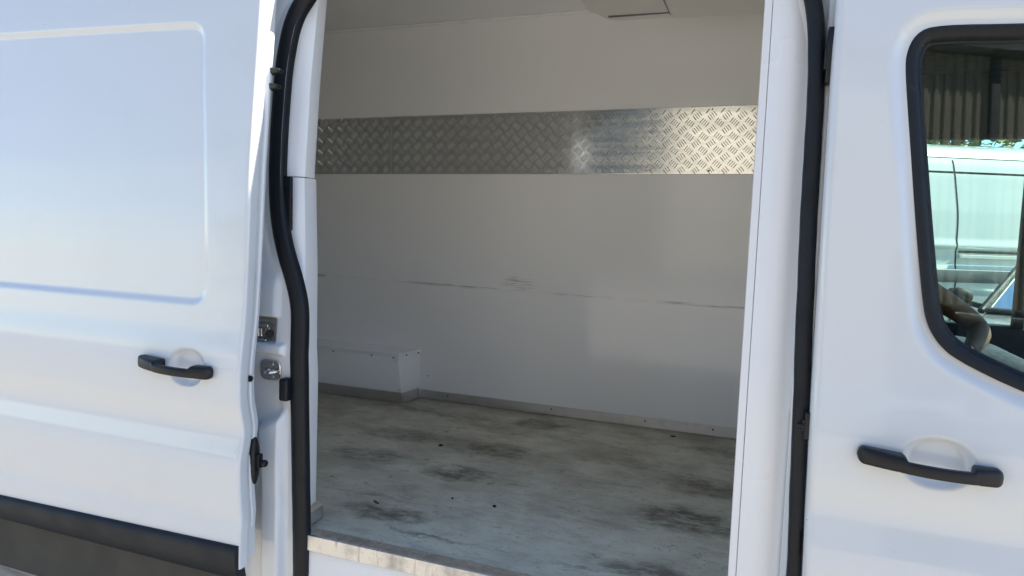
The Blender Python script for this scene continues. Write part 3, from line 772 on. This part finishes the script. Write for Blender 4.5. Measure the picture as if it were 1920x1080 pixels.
for x, zt, ins in ((1.23, 1.20, .0), (1.6, 1.20, .0), (2.0, 1.25, .01), (2.3, 1.17, .04), (2.55, 1.02, .10), (2.68, .86, .20), (2.72, .60, .22), (2.68, .42, .22)):
    ring = [(x, 1.03 - (1.03 - ins) * c, z) for c, z in ((1, .40), (1, max(.42, zt - .2)), (.985, max(.43, zt - .10)), (.9, max(.44, zt - .03)), (.6, zt), (0, zt + .01))]
    ring += [(x, 2.06 - y, z) for (_, y, z) in ring[-2::-1]]
    rings.append(ring)
B().loft(rings).obj('bonnet', M['paint'], VAN, True, auto=40)
def wheel(parent, c, r=.35, w_=.22, side=-1):
    b = B(); rings = []
    for yy, rr in ((-.5, .78), (-.5, .92), (-.42, .985), (-.25, 1), (.25, 1), (.42, .985), (.5, .92), (.5, .78), (.3, .70), (-.3, .70)):
        rings.append([(c[0] + r * rr * math.cos(a), c[1] + w_ * yy, c[2] + r * rr * math.sin(a)) for a in [2 * math.pi * k / 32 for k in range(32)]])
    rings.append(rings[0])
    wh = b.loft(rings, caps=False).obj('wheel', M['tyre'], parent, True)
    b = B(); rings = []
    for yy, rr in ((-.44, .79), (-.30, .74), (-.12, .60), (-.16, .45), (-.30, .30), (-.34, .16), (-.40, .02)):
        rings.append([(c[0] + r * rr * math.cos(a), c[1] - side * w_ * yy, c[2] + r * rr * math.sin(a)) for a in [2 * math.pi * k / 32 for k in range(32)]])
    b.loft(rings, caps=True).obj('rim', M['rim'], wh, True)
for x in (1.78, -2.55):
    for y, s in ((.17, -1), (1.89, 1)): wheel(VAN, (x, y, .35), side=s)
B().box(-3.9, 1.3, .12, 1.94, .38, .62).obj('underbody', M['gap'], VAN)
for s in (0, 1): B().box(-3.99, -3.945, .09 + s * .95, 1.02 + s * .95, .55, 2.56).obj('rear_door', M['paint'], VAN, bevel=.01)

# ================================================================== crumbs on the floor
def crumb(name, label, p, sz, mat, rz=0.0, seed=0):
    bm = bmesh.new(); bmesh.ops.create_icosphere(bm, subdivisions=2, radius=1)
    for vv in bm.verts:
        k = 1 + .35 * mnoise.noise(vv.co * 1.7 + Vector((seed * 7.3, 1, 2))); vv.co = Vector((vv.co.x * k * sz[0], vv.co.y * k * sz[1], vv.co.z * k * sz[2]))
    me = bpy.data.meshes.new(name); bm.to_mesh(me); bm.free(); me.materials.append(mat)
    o = link(name, me, None, (p[0], p[1], FZ + sz[2] * .8)); o.rotation_euler = (0, 0, rz)
    return tag(o, label, 'debris', 'bits of dirt on the cargo floor')
crumb('dirt_crumb', 'round black crumb alone in the middle of the cargo floor', (-.781, .482), (.006, .0055, .004), M['crumb'], 0, 1)
crumb('dirt_crumb', 'small flat black bit near the kick strip at the far wall', (-.361, 1.535), (.013, .006, .003), M['crumb'], .1, 2)
crumb('dirt_crumb', 'hooked black fleck on the cargo floor behind the dark stains', (-1.211, .963), (.009, .006, .004), M['crumb'], .6, 3)
crumb('wood_splinter', 'thin dark splinter on the cargo floor near the rear pillar lining', (-1.136, .352), (.018, .004, .003), M['wood'], -.5, 4)
crumb('dirt_crumb', 'tiny black speck left of the round crumb on the cargo floor', (-.93, .485), (.004, .004, .003), M['crumb'], 0, 5)

# ================================================================== person at the wheel
PER = thing('person', 'person in a pale shirt seated in the cab, bent bare arm seen through window', 'person', (.42, 1.40, .66))
def skin(name, chains, mat, parent, sub=2):
    """chains: list of lists of (x,y,z,r); a chain starting with an int joins that vertex"""
    V, E, Rr = [], [], []
    for ch in chains:
        prev = None
        for p in ch:
            if isinstance(p, int): prev = p; continue
            V.append(p[:3]); Rr.append(p[3]); k = len(V) - 1
            if prev is not None: E.append((prev, k))
            prev = k
    me = bpy.data.meshes.new(name); me.from_pydata(V, E, []); me.materials.append(mat)
    o = link(name, me, parent)
    md = o.modifiers.new('skin', 'SKIN'); md.use_smooth_shade = True
    for i, rr in enumerate(Rr):
        sv = me.skin_vertices[0].data[i]; sv.radius = rr if isinstance(rr, tuple) else (rr, rr); sv.use_root = (i == 0)
    ms = o.modifiers.new('sub', 'SUBSURF'); ms.levels = sub; ms.render_levels = sub
    return o
ax = [(.40, 1.23, 1.46, .056), (.49, 1.24, 1.392, .046), (.565, 1.245, 1.345, .043), (.628, 1.25, 1.305, .038), (.668, 1.25, 1.272, .037), (.672, 1.215, 1.246, .038), (.655, 1.165, 1.232, .036), (.632, 1.11, 1.218, .030), (.612, 1.068, 1.208, .024), (.607, 1.050, 1.205, .024)]
body = skin('body', [
    [(.36, 1.40, 1.10, .15), (.33, 1.40, 1.25, .14), (.31, 1.40, 1.42, .14), (.31, 1.40, 1.54, .08), (.33, 1.40, 1.62, .055), (.345, 1.40, 1.70, .07), (.355, 1.40, 1.78, .095), (.35, 1.40, 1.86, .075)],
    [2, (.35, 1.27, 1.50, .07)] + ax,
    [2, (.33, 1.55, 1.50, .07), (.40, 1.60, 1.36, .05), (.44, 1.62, 1.22, .043), (.56, 1.58, 1.15, .034), (.66, 1.54, 1.17, .027), (.73, 1.52, 1.17, .026)],
    [0, (.45, 1.31, 1.10, .085), (.70, 1.30, 1.13, .075), (.84, 1.30, 1.10, .06), (.90, 1.30, .90, .052), (.92, 1.30, .72, .04), (1.02, 1.30, .70, .035)],
    [0, (.45, 1.49, 1.10, .085), (.70, 1.50, 1.13, .075), (.84, 1.50, 1.10, .06), (.90, 1.50, .90, .052), (.92, 1.50, .72, .04), (1.02, 1.50, .70, .035)],
], M['skin'], PER)
for k, (dx, dz, L) in enumerate(((.018, .006, .070), (.007, .009, .078), (-.005, .008, .073), (-.016, .003, .058))):
    x, y, z = .604 + dx, 1.041, 1.195 + dz
    skin('finger', [[(x, y + .02, z, .010), (x - .002, y - L * .35, z - .004, .0092), (x - .006, y - L * .62, z - .022, .0085), (x - .012, y - L * .66, z - .046, .0075)]], M['skin'], body, 2)
skin('thumb', [[(.616, 1.065, 1.200, .012), (.635, 1.037, 1.195, .0105), (.642, 1.013, 1.183, .009), (.642, .997, 1.169, .008)]], M['skin'], body, 2)
skin('palm', [[(.607, 1.065, 1.205, (.020, .026)), (.604, 1.040, 1.200, (.015, .034)), (.603, 1.015, 1.195, (.012, .032))]], M['skin'], body, 2)
skin('shirt', [[(.36, 1.40, 1.07, .175), (.33, 1.40, 1.25, .165), (.31, 1.40, 1.42, .165), (.31, 1.40, 1.535, .10)],
               [2, (.35, 1.26, 1.50, .085), (.42, 1.225, 1.455, .078), (.515, 1.235, 1.405, .070)], [2, (.33, 1.55, 1.50, .085), (.42, 1.60, 1.39, .072)]], M['shirt'], PER)
skin('trousers', [[(.37, 1.40, 1.08, .17), (.46, 1.31, 1.09, .10), (.70, 1.30, 1.13, .088), (.84, 1.30, 1.10, .073), (.90, 1.30, .90, .065), (.92, 1.30, .74, .055)],
                  [0, (.46, 1.49, 1.09, .10), (.70, 1.50, 1.13, .088), (.84, 1.50, 1.10, .073), (.90, 1.50, .90, .065), (.92, 1.50, .74, .055)]], M['trousers'], PER)
skin('hair', [[(.29, 1.40, 1.74, .06), (.315, 1.40, 1.83, .092), (.345, 1.40, 1.885, .085), (.38, 1.40, 1.89, .06)]], M['hair'], PER)
B().tube([(.44, 1.40, 1.79), (.462, 1.40, 1.765), (.45, 1.40, 1.755)], [.010, .014, .010], 8).obj('nose', M['skin'], body, True)

# ================================================================== parked van beyond
PV = thing('parked_van', 'silver-white panel van parked beyond the cab, seen through its windows', 'van', (1.5, 7.0, 0), rz=R(25))
YV = 7.0
def vprof(z): return np.interp(z, [.35, .6, 1.15, 1.28, 1.32, 1.48, 1.52, 1.60, 1.9, 2.28, 2.40, 2.50, 2.58, 2.63], [.03, .0, .0, .015, .03, .03, .006, .03, .045, .085, .11, .15, .25, .42])
zs = dens((.35, 2.63, .02)); xs = dens((-2.0, 4.0, .1))
Zg = np.repeat(zs[None], len(xs), 0); Xg = np.repeat(xs[:, None], len(zs), 1)
v, f = gridmesh(np.stack([Xg, YV + vprof(Zg), Zg], -1))
pvb = obj('body_side', v, f, M['vanside'], PV, True)
rings = []
for x in np.linspace(-2.0, 4.0, 10):
    rings.append([(x, YV + .42, 2.63), (x, YV + .7, 2.69), (x, YV + 1.0, 2.71), (x, YV + 1.5, 2.68), (x, YV + 1.9, 2.5), (x, YV + 2.0, 1.0), (x, YV + 2.0, .35)])
B().loft(rings, caps=False, closed=False).obj('roof', M['vanside'], PV, True)
B().box(-2.02, 4.0, YV + .1, YV + 1.95, .3, .6).obj('underbody', M['gap'], PV)
for xx in (-2.0, 3.98): B().box(xx, xx + .03, YV + .06, YV + 1.95, .4, 2.45).obj('end_panel', M['vanside'], PV, bevel=.01)
def vgap(path, wd=.007):
    b = B(); rings = []
    for x, z in path: rings.append((x, z))
    P_ = np.array(rings, float); T = np.gradient(P_, axis=0); T /= np.linalg.norm(T, axis=1)[:, None]
    R_ = []
    for (x, z), (tx, tz) in zip(P_, T):
        y = YV + float(vprof(z)); R_.append([(x - tz * wd, y - .003, z + tx * wd), (x + tz * wd, y - .003, z - tx * wd), (x + tz * wd, y + .01, z - tx * wd), (x - tz * wd, y + .01, z + tx * wd)])
    return b.loft(R_).obj('panel_gap', M['gap'], PV)
vgap([(x, 2.315) for x in np.linspace(-1.9, 3.9, 30)], .011)
vgap([(x, 2.475) for x in np.linspace(-1.9, 3.9, 30)], .004)
vgap(smooth_poly([(1.845, 2.45), (1.855, 2.313), (1.892, 1.95), (1.905, 1.75), (1.893, 1.50), (1.905, 1.35), (1.905, 1.1), (1.885, .95), (1.875, .6)], 60, False, 2), .008)
vgap(smooth_poly([(2.95, 2.45), (2.95, 1.4), (2.93, .6)], 30, False, 1), .006)
rings = [[(x, YV + .030, 1.452), (x, YV + .012, 1.456), (x, YV + .010, 1.474), (x, YV + .030, 1.478)] for x in np.linspace(1.93, 3.9, 8)]
B().loft(rings).obj('side_rail', M['clad'], PV, True)
rings = [[(x, YV + .012, 1.395), (x, YV - .014, 1.40), (x, YV - .014, 1.43), (x, YV + .012, 1.436)] for x in np.linspace(1.93, 3.9, 8)]
B().loft(rings).obj('side_moulding', M['vanside'], PV, True)
rings = [[(x, YV + .01, 1.13), (x, YV - .02, 1.14), (x, YV - .02, 1.27), (x, YV + .012, 1.28)] for x in np.linspace(-1.9, 3.9, 8)]
B().loft(rings).obj('rub_strip', M['post'], PV, bevel=.006)
for x in (-1.2, 3.2): wheel(PV, (x, YV + .14, .34), side=-1)

# ================================================================== parked car beyond
CR = thing('parked_car', 'silver car parked nose-on beyond the cab, paper behind its windscreen', 'car', (2.45, 4.7, 0), rz=R(-24))
# local: nose towards -Y
def carloft(secs):
    rings = []
    for y, half, z0, z1, tuck in secs:
        ring = [(-half * .92, y, z0), (-half, y, z0 + .18), (-half * 1.0, y, (z0 + z1) / 2), (-half * .97, y, z1 - .08), (-half * tuck, y, z1), (0, y, z1 + .02)]
        ring += [(-a, y, c) for a, _, c in ring[-2::-1]]
        rings.append(ring)
    return B().loft(rings)
def cobj(b, name, mat, parent=CR, **k):
    o = b.obj(name, mat, None, **k); o.parent = parent; o.location = (0, 0, 0); return o
cobj(carloft([(-1.55, .70, .35, .72, .6), (-1.50, .80, .25, .82, .7), (-1.2, .88, .22, .95, .8), (-.8, .90, .22, 1.02, .85), (-.25, .91, .22, 1.06, .88), (.4, .91, .22, 1.08, .9), (1.6, .91, .22, 1.08, .9), (2.4, .88, .25, 1.05, .85), (2.6, .75, .4, .9, .7)]), 'body', M['carpaint'], smooth=True, auto=50)
gh = B(); rings = []
for y, half, z in ((-.42, .80, 1.07), (.45, .62, 1.58), (1.3, .62, 1.62), (2.1, .60, 1.55), (2.5, .74, 1.05)): rings.append((y, half, z))
def lerp(a, b, t): return tuple(a[i] + (b[i] - a[i]) * t for i in range(3))
Lb, Rb, Lt_, Rt = (-.80, -.42, 1.06), (.80, -.42, 1.06), (-.62, .45, 1.57), (.62, .45, 1.57)
cobj(B().add([Lb, Rb, Rt, Lt_, (Lb[0], Lb[1] + .005, Lb[2] - .005), (Rb[0], Rb[1] + .005, Rb[2] - .005), (Rt[0], Rt[1] + .005, Rt[2] - .005), (Lt_[0], Lt_[1] + .005, Lt_[2] - .005)], [(0, 1, 2, 3), (7, 6, 5, 4)]), 'windscreen', M['clear'])
for s in (-1, 1):
    cobj(B().tube([(s * .83, -.48, 1.05), (s * .64, .45, 1.575), (s * .63, .7, 1.60)], [.026, .024, .022], 8), 'windscreen_pillar', M['clad'], smooth=True)
    cobj(B().add([(s * .86, -.3, 1.08), (s * .64, .45, 1.55), (s * .64, 1.9, 1.55), (s * .86, 2.3, 1.08), (s * .85, -.3, 1.08), (s * .63, .45, 1.55), (s * .63, 1.9, 1.55), (s * .85, 2.3, 1.08)], [(0, 1, 2, 3), (7, 6, 5, 4)]), 'side_window', M['clear'])
    b = B(); rings = []
    for t, k in ((0, .25), (.15, .75), (.5, 1), (.8, .85), (1, .2)):
        rings.append([(s * (.94 + .20 * t), -.22 + .05 * k * math.cos(a) - .02 * t, 1.13 + .075 * k * math.sin(a)) for a in [2 * math.pi * q / 14 for q in range(14)]])
    mr = cobj(b.loft(rings), 'mirror', M['clad'], smooth=True)
    cobj(B().tube([(s * .84, -.25, 1.06), (s * .98, -.22, 1.09)], .022, 8), 'mirror_arm', M['clad'], mr)
    cobj(B().box(s * .72 - .13, s * .72 + .13, -1.50, -1.30, .70, .82), 'headlight', M['lamp'], bevel=.03)
    for y in (-.95, 1.75):
        b = B(); rings = []
        for xx, rr in ((-.1, .22), (-.1, .29), (-.07, .32), (.07, .32), (.1, .29), (.1, .22)):
            rings.append([(s * .82 + xx, y + rr * math.cos(a), .32 + rr * math.sin(a)) for a in [2 * math.pi * q / 24 for q in range(24)]])
        cobj(b.loft(rings), 'wheel', M['tyre'], smooth=True)
cobj(B().add([(-.64, .45, 1.58), (.64, .45, 1.58), (.64, 1.9, 1.60), (-.64, 1.9, 1.60), (-.5, .6, 1.63), (.5, .6, 1.63), (.5, 1.8, 1.65), (-.5, 1.8, 1.65)], [(4, 5, 6, 7), (0, 1, 5, 4), (1, 2, 6, 5), (2, 3, 7, 6), (3, 0, 4, 7), (0, 3, 2, 1)]), 'roof', M['carpaint'], smooth=True)
cobj(B().box(-.80, .80, -.55, -.36, 1.045, 1.078), 'cowl', M['clad'], bevel=.01)
cobj(B().box(-.78, .78, -.30, .30, 1.02, 1.10), 'dashboard', M['liner'], bevel=.02)
for s, a0, a1 in ((0, (-.55, -.40, 1.085), (.05, -.20, 1.215)), (1, (.05, -.40, 1.085), (.6, -.22, 1.20))):
    cobj(B().tube([a0, a1], .011, 6), 'wiper', M['plastic'])
pp_ = cobj(B().add([(-.42, -.33, 1.128), (-.18, -.33, 1.128), (-.18, -.22, 1.19), (-.42, -.22, 1.19)], [(0, 1, 2, 3)]), 'paper', M['paper'])
for k in range(4):
    cobj(B().add([(-.40, -.322 + k * .022, 1.1345 + k * .0124), (-.30 - .02 * (k % 2), -.322 + k * .022, 1.1345 + k * .0124), (-.30 - .02 * (k % 2), -.314 + k * .022, 1.139 + k * .0124), (-.40, -.314 + k * .022, 1.139 + k * .0124)], [(0, 1, 2, 3)]), 'print_line', M['ink'], pp_)

# ================================================================== tree beyond
def tree(loc, h, rad, label, nl=5200, seed=1):
    rg = random.Random(seed); T = thing('tree', label, 'tree', loc)
    b = B(); b.tube([(0, 0, 0), (.05, .03, h * .2), (.0, .1, h * .4), (.1, 0, h * .62)], [.17, .14, .11, .06], 12)
    ends = []
    for k in range(9):
        a = rg.uniform(0, 6.28); z0 = h * rg.uniform(.25, .55); e = Vector((math.cos(a) * rad * .7, math.sin(a) * rad * .7, z0 + h * rg.uniform(.1, .35))); ends.append(e)
        b.tube([(0, .05, z0), tuple(Vector((0, .05, z0)).lerp(e, .5) + Vector((0, 0, .15))), tuple(e)], [.06, .04, .015], 7)
    o = b.obj('trunk', M['bark'], None, True); o.parent = T; o.location = (0, 0, 0)
    for name, mat in (('crown', M['leaf']), ('crown', M['leaf2'])):
        lb = B(); cl = [(Vector((rg.gauss(0, .45) * rad, rg.gauss(0, .45) * rad, h * rg.uniform(.32, .95))), rg.uniform(.25, .55)) for _ in range(60)]
        for _ in range(nl // 2):
            c, rr = rg.choice(cl); p = c + Vector((rg.gauss(0, 1), rg.gauss(0, 1), rg.gauss(0, .8))) * rr
            s = rg.uniform(.05, .11); u_ = Vector((rg.gauss(0, 1), rg.gauss(0, 1), rg.gauss(0, .6))).normalized(); w_ = u_.cross(Vector((rg.gauss(0, 1), rg.gauss(0, 1), 1))).normalized()
            lb.add([tuple(p - u_ * s), tuple(p + w_ * s * .45), tuple(p + u_ * s), tuple(p - w_ * s * .45)], [(0, 1, 2, 3)])
        o = obj(name, lb.v, lb.f, mat); o.parent = T; o.location = (0, 0, 0)
tree((2.9, 13.0, 0), 6.5, 2.2, 'leafy green tree rising behind the roof of the parked van')

# ================================================================== warehouse across the yard (seen in the paint and glass)
WH = thing('warehouse', 'beige corrugated warehouse across the yard, mirrored in the cab window', 'building', (4, -17, 0), rz=R(-20))
def wobj(b, name, mat, **k):
    o = b.obj(name, mat, None, **k); o.parent = WH; o.location = (0, 0, 0); return o
HW = 9.2; x = -11.3; bay = 4.0
while x < 26:
    b = B(); pts = []
    xx = x
    while xx < x + bay - 1e-6:
        for dx, dy in ((0, 0), (.09, 0), (.12, .05), (.21, .05)): pts.append((xx + dx, dy))
        xx += .25
    pts.append((x + bay, 0))
    n = len(pts); v = [(a, c, .6) for a, c in pts] + [(a, c, HW) for a, c in pts]
    b.add(v, [(i + 1, i, i + n, i + 1 + n) for i in range(n - 1)])
    wobj(b, 'wall_sheet', M['refl_dark'] if x < -8 else M['clad_wall'])  # leftmost bay added dark so the tread plate mirrors a dark patch
    wobj(B().box(x - .11, x + .11, -.05, .16, 0, HW + .1), 'post', M['post'], bevel=.01)
    x += bay
wobj(B().box(-11.3, 28.7, -.1, .10, 0, .6), 'plinth', M['plinth'], bevel=.02)
wobj(B().add([(-11.7, .5, HW), (29.1, .5, HW), (29.1, -14, HW + 1.6), (-11.7, -14, HW + 1.6), (-11.7, .5, HW + .22), (29.1, .5, HW + .22), (29.1, -14, HW + 1.85), (-11.7, -14, HW + 1.85)],
             [(0, 3, 2, 1), (4, 5, 6, 7), (0, 1, 5, 4), (1, 2, 6, 5), (2, 3, 7, 6), (3, 0, 4, 7)]), 'roof', M['roofm'])
wobj(B().box(-11.35, -11.2, -14, 0, 0, HW), 'end_wall', M['refl_dark']); wobj(B().box(28.6, 28.75, -14, 0, 0, HW), 'end_wall', M['clad_wall'])  # left end wall coloured dark to deepen the mirrored patch too

tree((-9.0, -12.2, 0), 6.0, 1.7, 'dark leafy tree added beside the warehouse end to darken the tread plate reflection', 6500, 5)  # this tree and the next are added unseen, to darken the plate's reflection
tree((-13.5, -15.5, 0), 5.2, 1.6, 'smaller dark tree added across the yard, farthest from the warehouse, for the dark reflection', 5200, 9)

DV = PV.copy(); COL.objects.link(DV); DV.location = (5.2, -12.2, 0); DV.rotation_euler = (0, 0, R(158))  # unseen dark copy of the van, added to darken the window reflection
tag(DV, 'dark grey van added in front of the warehouse to darken the cab window reflection', 'van')
for ch in list(PV.children):
    if ch.name.startswith('panel_gap'): continue
    c = ch.copy(); COL.objects.link(c); c.parent = DV
    for sub in ch.children:
        q = sub.copy(); COL.objects.link(q); q.parent = c
    if ch.data.materials[0] == M['vanside']:
        c.material_slots[0].link = 'OBJECT'; c.material_slots[0].material = M['refl_dark']
